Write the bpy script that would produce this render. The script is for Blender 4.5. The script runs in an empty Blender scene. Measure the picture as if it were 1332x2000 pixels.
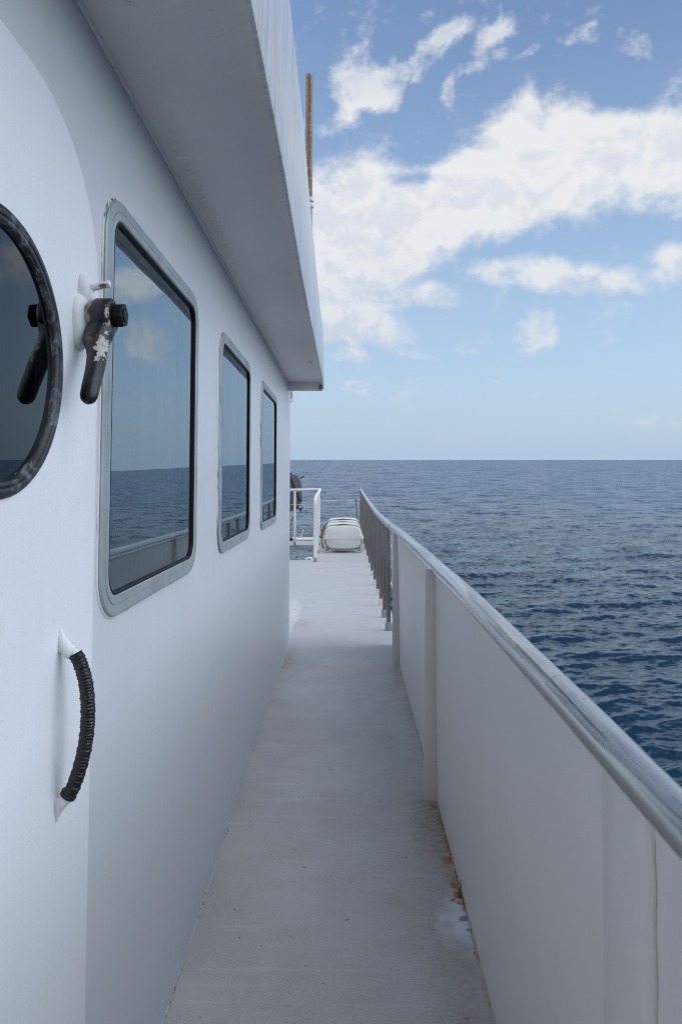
import bpy, bmesh, math, random
import numpy as np
from mathutils import Vector, Matrix
from mathutils.geometry import tessellate_polygon
random.seed(7); rng = np.random.default_rng(11)
PI = math.pi; R = math.radians
scene = bpy.context.scene
COL = scene.collection

# ------------------------------------------------------------------ camera
EYE = Vector((0, 0, 1.55))
cam_d = bpy.data.cameras.new('Camera'); cam = bpy.data.objects.new('Camera', cam_d); COL.objects.link(cam)
cam.location = EYE; cam.rotation_euler = (R(90 + 1.16), 0, 0)
cam_d.lens = 24; cam_d.sensor_width = 36; cam_d.shift_y = -0.0645
cam_d.clip_start = 0.02; cam_d.clip_end = 60000
scene.camera = cam
# the ship trims 1.9 degrees by the far end: everything aboard is built in ship axes, then tilted about the eye point
SHIP = Matrix.Translation(EYE) @ Matrix.Rotation(-0.0045, 4, 'Z') @ Matrix.Rotation(R(-1.8885), 4, 'X') @ Matrix.Translation(-EYE)

# ------------------------------------------------------------------ exposure
scene.view_settings.view_transform = 'Standard'; scene.view_settings.look = 'None'
scene.view_settings.exposure = 0.8; scene.view_settings.gamma = 1.0
scene.render.film_transparent = False
scene.cycles.use_denoising = True; scene.cycles.denoising_input_passes = 'RGB_ALBEDO_NORMAL'; scene.cycles.denoising_prefilter = 'NONE'; scene.cycles.filter_width = 1.1
scene.cycles.sample_clamp_indirect = 4.0
scene.cycles.max_bounces = 8; scene.cycles.diffuse_bounces = 4; scene.cycles.glossy_bounces = 4
scene.cycles.transmission_bounces = 6; scene.cycles.transparent_max_bounces = 12

# ------------------------------------------------------------------ node helper
class NT:
    def __init__(s, tree): s.t = tree; tree.nodes.clear()
    def n(s, typ, ins=None, **kw):
        nd = s.t.nodes.new(typ)
        for k, v in kw.items(): setattr(nd, k, v)
        for k, v in (ins or {}).items():
            sock = nd.inputs[k]
            if isinstance(v, bpy.types.NodeSocket): s.t.links.new(v, sock)
            else: sock.default_value = v
        return nd
    def math(s, op, a, b=0.0, c=0.0, clamp=False):
        return s.n('ShaderNodeMath', {0: a, 1: b, 2: c}, operation=op, use_clamp=clamp).outputs[0]
    def ramp(s, v, a, b, lo=0.0, hi=1.0, smooth=True):
        return s.n('ShaderNodeMapRange', {0: v, 1: a, 2: b, 3: lo, 4: hi}, interpolation_type='SMOOTHSTEP' if smooth else 'LINEAR').outputs[0]
    def mix(s, f, a, b, blend='MIX'):
        nd = s.n('ShaderNodeMix', data_type='RGBA', blend_type=blend)
        for i, v in ((0, f), (6, a), (7, b)):
            if isinstance(v, bpy.types.NodeSocket): s.t.links.new(v, nd.inputs[i])
            else: nd.inputs[i].default_value = (*v, 1) if isinstance(v, tuple) and len(v) == 3 else v
        return nd.outputs[2]
    def noise(s, vec, scale, detail=4, rough=.55, dist=0.0, typ='FBM', lac=2.0):
        nd = s.n('ShaderNodeTexNoise', {'Vector': vec, 'Scale': scale, 'Detail': detail, 'Roughness': rough, 'Distortion': dist, 'Lacunarity': lac})
        nd.noise_type = typ
        return nd.outputs[0]
    def mapping(s, vec, loc=(0,0,0), rot=(0,0,0), sc=(1,1,1), vt='POINT'):
        return s.n('ShaderNodeMapping', {'Vector': vec, 'Location': loc, 'Rotation': rot, 'Scale': sc}, vector_type=vt).outputs[0]

# ------------------------------------------------------------------ world: Nishita sky with clouds by direction
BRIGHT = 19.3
SUN_EL, SUN_AZ = 48.0, -100.0        # azimuth clockwise from +Y (ahead): the sun is off to the left, behind the deckhouse
world = bpy.data.worlds.new('World'); scene.world = world; world.use_nodes = True
W = NT(world.node_tree)
sky = W.n('ShaderNodeTexSky', sky_type='NISHITA', sun_disc=False, sun_elevation=R(SUN_EL), sun_rotation=R(SUN_AZ),
          altitude=0, air_density=1.0, dust_density=0.8, ozone_density=2.0)
tc = W.n('ShaderNodeTexCoord'); D = tc.outputs['Generated']
sep = W.n('ShaderNodeSeparateXYZ', {0: D})
az = W.math('MULTIPLY', W.math('ARCTAN2', sep.outputs[0], sep.outputs[1]), 180 / PI)
el = W.math('MULTIPLY', W.math('ARCSINE', sep.outputs[2]), 180 / PI)
warp = W.n('ShaderNodeTexNoise', {'Vector': D, 'Scale': 9.0, 'Detail': 5.0, 'Roughness': .6})
wv = W.n('ShaderNodeVectorMath', {0: warp.outputs['Color'], 1: (.5, .5, .5)}, operation='SUBTRACT').outputs[0]
wv = W.n('ShaderNodeVectorMath', {0: wv, 1: (5.5, 3.6, 0)}, operation='MULTIPLY').outputs[0]
AE = W.n('ShaderNodeCombineXYZ', {0: az, 1: el}).outputs[0]
AE = W.n('ShaderNodeVectorMath', {0: AE, 1: wv}, operation='ADD').outputs[0]
# (azimuth, elevation, half-width, half-height, tilt, weight) of each cloud body, in degrees
CLOUDS = [(-3.5,11.2,5.0,1.3,8,.55),(6.5,8.9,2.4,.5,0,.35),(1.5,20.9,9.6,3.6,0,1.15),(-1.1,15.8,9.0,5.2,0,1.15),(16.5,24.9,5.6,3.2,0,1.1),(14.1,21.6,11.5,3.8,10,1.3),(26.1,21.6,8.1,3.9,0,1.25),
 (4.9,17.9,9.0,3.4,15,.9),(-0.8,12.0,6.0,2.9,0,.9),(7.4,13.5,3.0,1.3,0,.7),(2.3,10.5,6.4,1.7,0,.7),(1.0,8.2,2.8,.9,0,.7),
 (1.2,5.9,1.8,.7,0,.6),(14.9,15.1,5.2,1.5,0,.85),(20.2,13.8,4.8,1.2,-4,.75),(26.6,14.8,3.0,1.6,0,.9),(16.1,10.5,2.6,2.1,0,.8),
 (10.9,9.7,1.6,.9,30,.6),(13.1,12.7,.7,1.3,-20,.5),(.8,29.2,2.0,3.2,-18,.72),(3.6,29.4,3.6,1.5,22,.85),(7.0,31.0,3.8,1.3,22,.85),(9.6,32.2,2.6,1.0,15,.7),(13.2,32.1,2.6,1.0,30,.7),
 (-0.3,26.4,2.0,1.1,35,.6),(3.4,28.0,1.9,.8,0,.55),(9.8,29.2,2.8,.7,20,.55),(16.1,30.2,1.5,.5,15,.42),(19.6,30.8,1.8,.6,25,.42),
 (36,22,12,4,0,.9),(48,16,9,3,5,.8),(60,26,14,6,10,.9),(-30,20,16,5,0,.9),(38,11,5,1.5,0,.8),
 (6.0,22.3,2.6,.8,0,-.75)]
S = 0.0
for (a, e, ra, re, ro, wt) in CLOUDS:
    p = W.mapping(AE, (a, e, 0), (0, 0, R(ro)), (ra, re, 1), 'TEXTURE')
    ln = W.n('ShaderNodeVectorMath', {0: p}, operation='LENGTH').outputs['Value']
    b = W.ramp(ln, 1.25, 0.35)
    S = W.math('MULTIPLY_ADD', b, wt, S)
S = W.math('MINIMUM', S, 1.4)
nz = W.noise(D, 15.0, 9, .62, 0.3)
nz2 = W.noise(W.mapping(D, (3, 1, 2), (0, 0, 0), (1, 1, 1.6)), 42.0, 6, .6)
nn = W.math('ADD', W.math('MULTIPLY', W.math('SUBTRACT', nz, .5), 2.0), W.math('MULTIPLY', W.math('SUBTRACT', nz2, .5), .85))
# loose broken cloud outside the part of the sky the photograph shows
farm = W.ramp(W.math('ABSOLUTE', W.math('SUBTRACT', az, 12.0)), 38.0, 60.0)
farn = W.ramp(W.noise(D, 2.6, 5, .55), .36, .54)
S = W.math('ADD', S, W.math('MULTIPLY', W.math('MULTIPLY', W.math('MAXIMUM', farm, W.ramp(el, 42.0, 60.0)), farn), 1.1))
nn = W.math('MULTIPLY', nn, W.ramp(el, 24.5, 28.5, 1.0, 1.6))
dens = W.math('POWER', W.ramp(W.math('ADD', S, nn), .10, 1.20), 1.0)
up = W.math('MULTIPLY', W.ramp(el, 0.2, 3.0), W.ramp(W.math('ADD', el, W.math('MULTIPLY', farm, -60)), 26.5, 29.5, 1.0, .80))
dens = W.math('MULTIPLY', dens, up)
shade = W.noise(W.mapping(D, (7, 2, 5.03), (0, 0, 0), (1, 1, 1.5)), 9.0, 7, .6, .4)
nzu = W.noise(W.n('ShaderNodeVectorMath', {0: D, 1: (-.006, 0, .020)}, operation='ADD').outputs[0], 15.0, 9, .62, 0.3)
relief = W.math('MULTIPLY', W.math('SUBTRACT', nz, nzu), 1.1)
shade = W.ramp(W.math('ADD', relief, W.math('ADD', W.math('MULTIPLY', shade, .75), W.math('ADD', W.math('MULTIPLY', nz, .30), W.math('MULTIPLY', nz2, .12)))), .42, .68)
lowel = W.ramp(el, 8.0, 22.0)
cl_lo = W.mix(shade, (3.4, 3.8, 4.4), (4.3, 4.5, 4.8))
cl_hi = W.mix(shade, (4.25, 4.4, 4.75), (5.0, 5.02, 5.05))
cl = W.mix(lowel, cl_lo, cl_hi)
# low haze over the sea
hz = W.math('MULTIPLY', W.math('POWER', W.ramp(el, 38.0, 0.0, smooth=False), 1.5), .97)
skyc = W.mix(hz, sky.outputs[0], (2.48, 3.28, 4.28))
# unseen bright overcast, added overhead and to the right to light the walkway
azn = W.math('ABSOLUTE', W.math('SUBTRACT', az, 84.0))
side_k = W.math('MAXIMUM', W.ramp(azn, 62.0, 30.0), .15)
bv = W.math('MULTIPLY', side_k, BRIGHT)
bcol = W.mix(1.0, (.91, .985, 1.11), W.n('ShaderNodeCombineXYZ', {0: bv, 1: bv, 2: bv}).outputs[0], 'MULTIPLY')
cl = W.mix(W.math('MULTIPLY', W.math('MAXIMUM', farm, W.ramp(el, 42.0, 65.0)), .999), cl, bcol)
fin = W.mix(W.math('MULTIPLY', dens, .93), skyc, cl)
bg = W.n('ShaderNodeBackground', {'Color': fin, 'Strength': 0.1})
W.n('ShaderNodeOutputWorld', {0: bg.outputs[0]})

sun_d = bpy.data.lights.new('Sun', 'SUN'); sun = bpy.data.objects.new('Sun', sun_d); COL.objects.link(sun)
sun_d.energy = .5; sun_d.angle = R(30); sun_d.color = (1.0, .96, .9)
sd = Vector((math.sin(R(SUN_AZ)) * math.cos(R(SUN_EL)), math.cos(R(SUN_AZ)) * math.cos(R(SUN_EL)), math.sin(R(SUN_EL))))
sun.rotation_euler = sd.to_track_quat('Z', 'Y').to_euler()

# ------------------------------------------------------------------ materials
def mat(name):
    m = bpy.data.materials.new(name); m.use_nodes = True
    return m, NT(m.node_tree)
def finish(T, bsdf): T.n('ShaderNodeOutputMaterial', {0: bsdf})
def stain(T, P, centre, radii, soft=.6, rot=0.0):
    p = T.mapping(P, centre, (0, 0, rot), radii, 'TEXTURE')
    ln = T.n('ShaderNodeVectorMath', {0: p}, operation='LENGTH').outputs['Value']
    return T.ramp(ln, 1.0, 1.0 - soft)
def bump(T, h, strength, dist, nrm=None):
    ins = {'Height': h, 'Strength': strength, 'Distance': dist}
    if nrm is not None: ins['Normal'] = nrm
    return T.n('ShaderNodeBump', ins).outputs[0]

def paint(name, col, rough=.42, mottle=.05, streak=.05, speck=.5, peel=.0006, dirt=(.30, .27, .22), spec=.5, stains=()):
    m, T = mat(name); P = T.n('ShaderNodeTexCoord').outputs['Object']
    big = T.noise(P, 1.7, 4, .55); med = T.noise(P, 11, 5, .6)
    k = T.math('ADD', T.math('MULTIPLY', T.math('SUBTRACT', big, .5), mottle * 2), T.math('MULTIPLY', T.math('SUBTRACT', med, .5), mottle))
    st = T.noise(T.mapping(P, sc=(14, 14, .5)), 1.0, 4, .6)
    k = T.math('SUBTRACT', k, T.math('MULTIPLY', T.ramp(st, .5, .8), streak))
    v = T.math('ADD', 1.0, k)
    scr = T.noise(T.mapping(P, (0, 0, 0), (R(25), 0, 0), (30, 30, 1.2)), 1.0, 2, .4)
    v = T.math('SUBTRACT', v, T.math('MULTIPLY', T.math('MULTIPLY', T.ramp(scr, .72, .76), T.ramp(med, .52, .62)), .03))
    vv = T.n('ShaderNodeCombineXYZ', {0: v, 1: v, 2: v}).outputs[0]
    c = T.mix(1.0, col, vv, 'MULTIPLY')
    mg = T.math('ADD', 1.0, T.ramp(T.noise(P, 420, 3, .7), .3, .7, -.045, .045))
    c = T.mix(1.0, c, T.n('ShaderNodeCombineXYZ', {0: mg, 1: mg, 2: mg}).outputs[0], 'MULTIPLY')
    sp = T.ramp(T.noise(P, 95, 2, .5), .745, .79)
    spm = T.math('MULTIPLY', sp, T.ramp(T.noise(P, 6, 2, .5), .45, .62))
    c = T.mix(T.math('MULTIPLY', spm, speck), c, dirt)
    r = T.math('MAXIMUM', T.math('ADD', rough, T.math('MULTIPLY', T.math('SUBTRACT', med, .5), .2)), .30)
    b = bump(T, T.noise(P, 110, 4, .65), .6, peel * 1.6)
    b = bump(T, T.noise(T.mapping(P, sc=(1, 1, .5)), 3.0, 3, .5), .6, .006, b)
    for (s_c, s_r, s_col, s_k) in stains:
        c = T.mix(T.math('MULTIPLY', T.math('MULTIPLY', stain(T, P, s_c, s_r, .8), T.ramp(T.noise(P, 40, 5, .7), .38, .55)), s_k), c, s_col)
    bs = T.n('ShaderNodeBsdfPrincipled', {'Base Color': c, 'Roughness': r, 'Normal': b, 'Specular IOR Level': spec})
    finish(T, bs.outputs[0]); return m
M_WALL = paint('white_wall_paint', (.645, .66, .68), .37, .04, .05)
M_DOOR = paint('white_door_paint', (.83, .84, .85), .39, .03, .02)
M_SOFF = paint('soffit_paint', (.80, .78, .76), .42, .08, .0, stains=[((.30, 6.38, 2.44), (.035, .06, .06), (.11, .07, .04), .95), ((.26, 5.3, 2.49), (.02, .12, .05), (.2, .19, .17), .7), ((.10, 1.27, 2.49), (.02, .035, .05), (.22, .20, .16), .8), ((.05, 2.3, 2.49), (.035, .9, .05), (.46, .43, .40), .35), ((.04, 4.4, 2.49), (.03, .9, .05), (.46, .43, .40), .35)])
M_BULW = paint('bulwark_paint', (.72, .685, .655), .42, .04, .05)
M_WHITE = paint('gloss_white_paint', (.80, .80, .79), .3, .03, .03, .2)
M_RAFT = paint('raft_gelcoat', (.80, .80, .76), .32, .04, .03, .35)

def m_fascia():
    m, T = mat('weathered_fascia'); P = T.n('ShaderNodeTexCoord').outputs['Object']
    s = T.noise(T.mapping(P, sc=(3, 60, 2.2)), 1.0, 6, .7); s2 = T.noise(P, 2.5, 3, .5)
    drip = T.noise(T.mapping(P, sc=(3, 7, .9)), 2.0, 9, .75)
    f = T.math('MULTIPLY', T.ramp(s, .50, .66), T.ramp(s2, .3, .6, .25, .95))
    f = T.math('MAXIMUM', f, T.math('MULTIPLY', T.ramp(drip, .48, .66), .6))
    c = T.mix(f, (.66, .67, .69), (.30, .34, .40))
    e = T.ramp(T.n('ShaderNodeSeparateXYZ', {0: P}).outputs[2], 2.975, 3.0)
    c = T.mix(T.math('MULTIPLY', e, T.ramp(s, .3, .55)), c, (.10, .13, .12))
    bs = T.n('ShaderNodeBsdfPrincipled', {'Base Color': c, 'Roughness': .38, 'Normal': bump(T, T.noise(P, 60, 4, .6), .3, .001)})
    finish(T, bs.outputs[0]); return m
M_FASC = m_fascia()

def m_deck():
    m, T = mat('grey_deck_paint'); P = T.n('ShaderNodeTexCoord').outputs['Object']
    big = T.noise(P, 1.3, 5, .6); med = T.noise(P, 9, 6, .65); fine = T.noise(P, 150, 3, .6)
    c = T.mix(T.ramp(big, .3, .7), (.435, .415, .398), (.515, .495, .478))
    c = T.mix(T.ramp(med, .55, .75, 0, .35), c, (.44, .44, .43))
    # grime gathers in speckles along both sides
    X = T.n('ShaderNodeSeparateXYZ', {0: P})
    side = T.ramp(X.outputs[0], -.40, .44, .15, 1)
    grime = T.math('MULTIPLY', T.ramp(T.noise(P, 130, 4, .7), .53, .62), T.math('MULTIPLY', side, T.ramp(T.noise(P, 2.2, 3, .5), .34, .56)))
    c = T.mix(T.math('MULTIPLY', grime, .65), c, (.17, .145, .11))
    grit = T.ramp(T.noise(P, 230, 4, .75), .35, .65, -.15, .15); gv = T.math('ADD', 1.0, grit)
    c = T.mix(1.0, c, T.n('ShaderNodeCombineXYZ', {0: gv, 1: gv, 2: gv}).outputs[0], 'MULTIPLY')
    blot = T.ramp(T.noise(P, 4.5, 6, .7, 1.0), .50, .68, 0, .28)
    c = T.mix(blot, c, (.36, .345, .325))
    sp = T.ramp(T.noise(P, 52, 1, .4), .755, .78)
    c = T.mix(T.math('MULTIPLY', sp, .85), c, (.07, .06, .055))
    # transverse roller laps and scuffs
    lap = T.noise(T.mapping(P, sc=(1.2, 22, 1)), 1.0, 4, .6)
    c = T.mix(T.ramp(lap, .56, .72, 0, .30), c, (.62, .625, .635))
    # lighter base colour towards the far half
    nj = T.math('ADD', X.outputs[1], T.math('MULTIPLY', T.math('SUBTRACT', med, .5), 1.2))
    c = T.mix(T.ramp(nj, 5.5, 8.5, 0, 1), c, T.mix(T.ramp(lap, .35, .7), (.52, .52, .525), (.46, .46, .465)))
    # stains
    wob = T.n('ShaderNodeVectorMath', {0: T.n('ShaderNodeTexNoise', {'Vector': P, 'Scale': 14.0, 'Detail': 4.0}).outputs['Color'], 1: (.5, .5, .5)}, operation='SUBTRACT').outputs[0]
    wob = T.n('ShaderNodeVectorMath', {0: wob, 1: (.16, .16, 0)}, operation='MULTIPLY').outputs[0]
    PW = T.n('ShaderNodeVectorMath', {0: P, 1: wob}, operation='ADD').outputs[0]
    br = (.20, .155, .10)
    for (cx, cy, rx, ry, k) in ((.41, 3.25, .16, .50, .7), (.36, 2.2, .12, .9, .35), (.44, 2.86, .05, .42, .7), (-.50, 6.1, .10, .7, .35), (.43, 5.6, .09, .5, .35),
                                (.40, 2.95, .16, .5, .25), (.44, 4.6, .06, .9, .3), (-.47, 7.6, .2, .35, .3)):
        c = T.mix(T.math('MULTIPLY', stain(T, PW, (cx, cy, 0), (rx, ry, 1), .9), T.ramp(T.noise(P, 40, 5, .7), .35, .6, .25 * k, k)), c, br)
    # white worn patch, chipped to blue-grey primer and rust
    c = T.mix(T.math('MULTIPLY', stain(T, PW, (.405, 2.50, 0), (.10, .22, 1), .95), .8), c, (.72, .74, .77))
    c = T.mix(stain(T, PW, (.447, 2.52, 0), (.018, .12, 1), .3), c, (.23, .25, .29))
    for (cx, cy, rx, ry) in ((.430, 2.68, .035, .050), (.440, 2.38, .012, .06), (.452, 2.98, .014, .36), (.425, 3.37, .045, .030), (.415, 2.62, .02, .03)):
        c = T.mix(T.math('MULTIPLY', stain(T, PW, (cx, cy, 0), (rx, ry, 1), .5), .9), c, T.mix(T.ramp(fine, .4, .6), (.16, .065, .015), (.40, .20, .05)))
    # bare patch beside the corner of the deckhouse
    c = T.mix(stain(T, PW, (-.655, 7.9, 0), (.14, 1.35, 1), .15), c, T.mix(T.ramp(T.noise(P, 30, 5, .7), .5, .6), (.64, .64, .63), (.42, .40, .36)))
    r = T.ramp(med, .3, .7, .42, .6)
    b = bump(T, fine, .35, .0012); b = bump(T, T.noise(P, 2.2, 3, .5), .6, .012, b)
    bs = T.n('ShaderNodeBsdfPrincipled', {'Base Color': c, 'Roughness': r, 'Normal': b})
    finish(T, bs.outputs[0]); return m
M_DECK = m_deck()

def metal(name, col, rough=.25, spots=.5, sx=(1, 1, 1), metallic=1.0, worn=0.0):
    m, T = mat(name); P = T.n('ShaderNodeTexCoord').outputs['Object']
    a = T.noise(T.mapping(P, sc=sx), 6, 5, .6); sp = T.ramp(T.noise(P, 60, 4, .65), .64, .72)
    sp = T.math('MULTIPLY', sp, T.ramp(T.noise(P, 4, 2, .5), .45, .6))
    c = T.mix(T.ramp(a, .35, .7), col, tuple(x * .78 for x in col))
    c = T.mix(T.math('MULTIPLY', sp, spots), c, (.16, .12, .09))
    wn = T.math('MULTIPLY', T.ramp(T.noise(T.mapping(P, sc=(9, .35, 9)), 3.0, 8, .7, .2), .50, .58), worn)
    c = T.mix(wn, c, (.70, .695, .68))
    r = T.math('ADD', T.math('ADD', rough, T.math('MULTIPLY', wn, .45)), T.math('ADD', T.math('MULTIPLY', T.ramp(a, .4, .7), .14), T.math('MULTIPLY', sp, .3)))
    b = bump(T, T.noise(P, 30, 3, .6), .25, .001); b = bump(T, T.noise(P, 2.5, 2, .5), .7, .01, b)
    bs = T.n('ShaderNodeBsdfPrincipled', {'Base Color': c, 'Roughness': r, 'Metallic': T.math('SUBTRACT', metallic, T.math('ADD', T.math('MULTIPLY', sp, .6), T.math('MULTIPLY', wn, .5)), clamp=True), 'Normal': b})
    finish(T, bs.outputs[0]); return m
M_STEEL = metal('worn_stainless', (.56, .56, .555), .12, .9, (7, .22, 7), worn=.3)
M_POST = metal('dull_stainless_post', (.26, .25, .235), .32, .5, (8, 8, 1), .7)
M_FRAME = metal('aluminium_frame', (.39, .43, .44), .5, .15, (1, 1, 1), .35)
M_GALV = metal('galvanised_sleeve', (.50, .50, .48), .5, .5)

def m_simple(name, col, rough=.5, met=0.0, nscale=20, var=.3, bmp=.001, spec=.5):
    m, T = mat(name); P = T.n('ShaderNodeTexCoord').outputs['Object']
    n = T.noise(P, nscale, 5, .6)
    c = T.mix(T.ramp(n, .3, .7), tuple(x * (1 - var) for x in col), tuple(min(1, x * (1 + var)) for x in col))
    bs = T.n('ShaderNodeBsdfPrincipled', {'Base Color': c, 'Roughness': rough, 'Metallic': met, 'Normal': bump(T, n, .4, bmp), 'Specular IOR Level': spec})
    finish(T, bs.outputs[0]); return m
M_GASK = m_simple('black_gasket', (.006, .007, .008), .5, spec=.2)
M_CURT = m_simple('pale_curtain', (.82, .87, .90), .9, nscale=4, var=.1)
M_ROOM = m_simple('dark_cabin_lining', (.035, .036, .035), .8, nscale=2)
M_GREY = m_simple('grey_cabinet_paint', (.115, .135, .135), .5, nscale=5, var=.12)
M_BLACK = m_simple('black_rubber', (.015, .015, .016), .5)
M_ROPE = m_simple('off_white_rope', (.62, .60, .55), .8, nscale=60, var=.2)
M_STRAP = m_simple('brown_webbing', (.20, .16, .12), .85, nscale=25, var=.5)
M_YEL = m_simple('yellow_webbing', (.62, .50, .05), .7)
def m_cord():
    m, T = mat('black_tarred_cord'); P = T.n('ShaderNodeTexCoord').outputs['Object']
    n = T.noise(P, 130, 6, .7)
    k = T.ramp(n, .62, .68, 0, .7)
    c = T.mix(k, (.007, .008, .008), (.45, .44, .41))
    bs = T.n('ShaderNodeBsdfPrincipled', {'Base Color': c, 'Roughness': .36, 'Normal': bump(T, n, .5, .001)}); finish(T, bs.outputs[0]); return m
M_COIL = m_cord()
M_RUST = m_simple('rusty_steel', (.17, .085, .035), .85, nscale=60, var=.7, bmp=.002)
M_COAM = m_simple('grey_coaming_paint', (.27, .285, .28), .5, nscale=5, var=.15)
M_HULL = paint('hull_paint', (.70, .71, .72), .4)

def m_rubber():
    m, T = mat('weathered_rubber'); P = T.n('ShaderNodeTexCoord').outputs['Object']
    a = T.noise(T.mapping(P, sc=(3, 1, 1)), 22, 7, .72, 1.2)
    c = T.mix(T.ramp(a, .50, .64, 0, .9), (.008, .009, .011), (.14, .165, .20))
    bs = T.n('ShaderNodeBsdfPrincipled', {'Base Color': c, 'Roughness': T.ramp(a, .4, .7, .3, .65), 'Normal': bump(T, a, .5, .002)})
    finish(T, bs.outputs[0]); return m
M_RUBB = m_rubber()

def m_chipped():
    m, T = mat('chipped_black_enamel'); P = T.n('ShaderNodeTexCoord').outputs['Object']
    n = T.noise(P, 85, 7, .72); n2 = T.noise(P, 55, 4, .6)
    c = T.mix(T.ramp(n2, .4, .7), (.008, .009, .011), (.022, .025, .03))
    patch = stain(T, P, (.060, -.052, -.066), (.021, .05, .058), .85)
    p2 = stain(T, P, (.062, -.02, -.008), (.012, .05, .045), .9)
    k = T.math('ADD', T.math('MULTIPLY', patch, .42), T.math('MULTIPLY', p2, .30))
    chips = T.ramp(T.math('ADD', k, T.math('MULTIPLY', n, 1.7)), 1.10, 1.14)
    stray = T.ramp(n, .70, .73)
    c = T.mix(T.math('MAXIMUM', chips, T.math('MULTIPLY', stray, .6)), c, (.56, .52, .47))
    rust = stain(T, P, (.040, -.036, -.047), (.020, .03, .013), .6)
    c = T.mix(T.math('MULTIPLY', rust, T.ramp(n2, .35, .55)), c, (.20, .085, .03))
    h = T.math('MAXIMUM', chips, 0.0)
    bs = T.n('ShaderNodeBsdfPrincipled', {'Base Color': c, 'Roughness': T.ramp(chips, 0, 1, .38, .8), 'Normal': bump(T, T.math('ADD', T.math('MULTIPLY', h, -.5), T.math('MULTIPLY', n, .4)), .5, .0012)})
    finish(T, bs.outputs[0]); return m
M_CHIP = m_chipped()

def m_wood():
    m, T = mat('varnished_bronze_brown_pole'); P = T.n('ShaderNodeTexCoord').outputs['Object']
    a = T.noise(T.mapping(P, sc=(60, 60, 5)), 1.0, 6, .7); b2 = T.noise(T.mapping(P, sc=(9, 9, 22)), 2.0, 5, .7)
    c = T.mix(T.ramp(a, .35, .65), (.32, .215, .12), (.16, .105, .065))
    c = T.mix(T.ramp(b2, .5, .7, 0, .55), c, (.50, .40, .27))
    bs = T.n('ShaderNodeBsdfPrincipled', {'Base Color': c, 'Roughness': .42, 'Metallic': .25, 'Normal': bump(T, a, .3, .001)})
    finish(T, bs.outputs[0]); return m
M_WOOD = m_wood()

def m_weld(name, col, rust, spot=None):
    m, T = mat(name); P = T.n('ShaderNodeTexCoord').outputs['Object']
    n = T.noise(P, 45, 5, .7); n2 = T.noise(P, 3, 3, .6)
    f = T.math('MULTIPLY', T.ramp(n, .5, .62), T.ramp(n2, .62 - rust * .3, .80 - rust * .3))
    if spot: f = T.math('MAXIMUM', f, T.math('MULTIPLY', stain(T, P, *spot, .4), T.ramp(n, .38, .48)))
    c = T.mix(f, col, (.23, .11, .04) if spot else (.15, .085, .04))
    bs = T.n('ShaderNodeBsdfPrincipled', {'Base Color': c, 'Roughness': .6, 'Normal': bump(T, n, .6, .002)})
    finish(T, bs.outputs[0]); return m
M_BEAD = m_weld('painted_weld', (.58, .59, .60), .35)
M_BEADR = m_weld('rusty_painted_weld', (.42, .40, .37), .85, ((0, 2.95, 0), (.1, .50, .1)))
def m_seal():
    m, T = mat('cracked_sealant'); P = T.n('ShaderNodeTexCoord').outputs['Object']
    c = T.mix(T.math('MULTIPLY', T.ramp(T.noise(T.mapping(P, sc=(1, .3, .12)), 60, 4, .7), .50, .56), T.ramp(T.noise(P, 5, 3, .6), .45, .55, 0, .8)), (.66, .67, .67), (.05, .045, .04))
    bs = T.n('ShaderNodeBsdfPrincipled', {'Base Color': c, 'Roughness': .7}); finish(T, bs.outputs[0]); return m
M_SEAL = m_seal()
M_BEADW = m_weld('seam_sealer', (.50, .50, .50), .55)
M_WELDW = m_weld('thick_white_paint', (.78, .78, .78), .05)

def m_peg():
    m, T = mat('white_paint_rust_tip'); P = T.n('ShaderNodeTexCoord').outputs['Object']
    f = T.math('MULTIPLY', stain(T, P, (.053, 1.308, 1.932), (.013, .008, .006), .5), T.ramp(T.noise(P, 90, 4, .6), .4, .5))
    c = T.mix(f, (.78, .78, .77), (.20, .11, .045))
    bs = T.n('ShaderNodeBsdfPrincipled', {'Base Color': c, 'Roughness': .5, 'Normal': bump(T, T.noise(P, 150, 3, .6), .5, .002)}); finish(T, bs.outputs[0]); return m
def m_glass(name, tint, ior=1.9, rough=.0, lean=(0, 0, .024)):
    m, T = mat(name); P = T.n('ShaderNodeTexCoord').outputs['Object']
    w = bump(T, T.noise(P, 2.0, 2, .5), .05, .01)
    # the panes lean back a degree and a half at the top
    w = T.n('ShaderNodeVectorMath', {0: T.n('ShaderNodeVectorMath', {0: w, 1: lean}, operation='ADD').outputs[0]}, operation='NORMALIZE').outputs[0]
    fr = T.n('ShaderNodeFresnel', {'IOR': ior, 'Normal': w}).outputs[0]
    g = T.n('ShaderNodeBsdfGlossy', {'Color': (.82, .93, 1.0, 1), 'Roughness': rough, 'Normal': w})
    t = T.n('ShaderNodeBsdfTransparent', {'Color': (*tint, 1)})
    mx = T.n('ShaderNodeMixShader', {0: T.math('ADD', fr, .06 if ior > 2 else 0.0, clamp=True), 1: t.outputs[0], 2: g.outputs[0]})
    finish(T, mx.outputs[0]); return m
M_GLASS = m_glass('tinted_window_glass', (.72, .82, .86), 4.6)
M_PGLASS = m_glass('dark_porthole_glass', (.10, .12, .14), 1.6, lean=(0, 0, 0))

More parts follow.
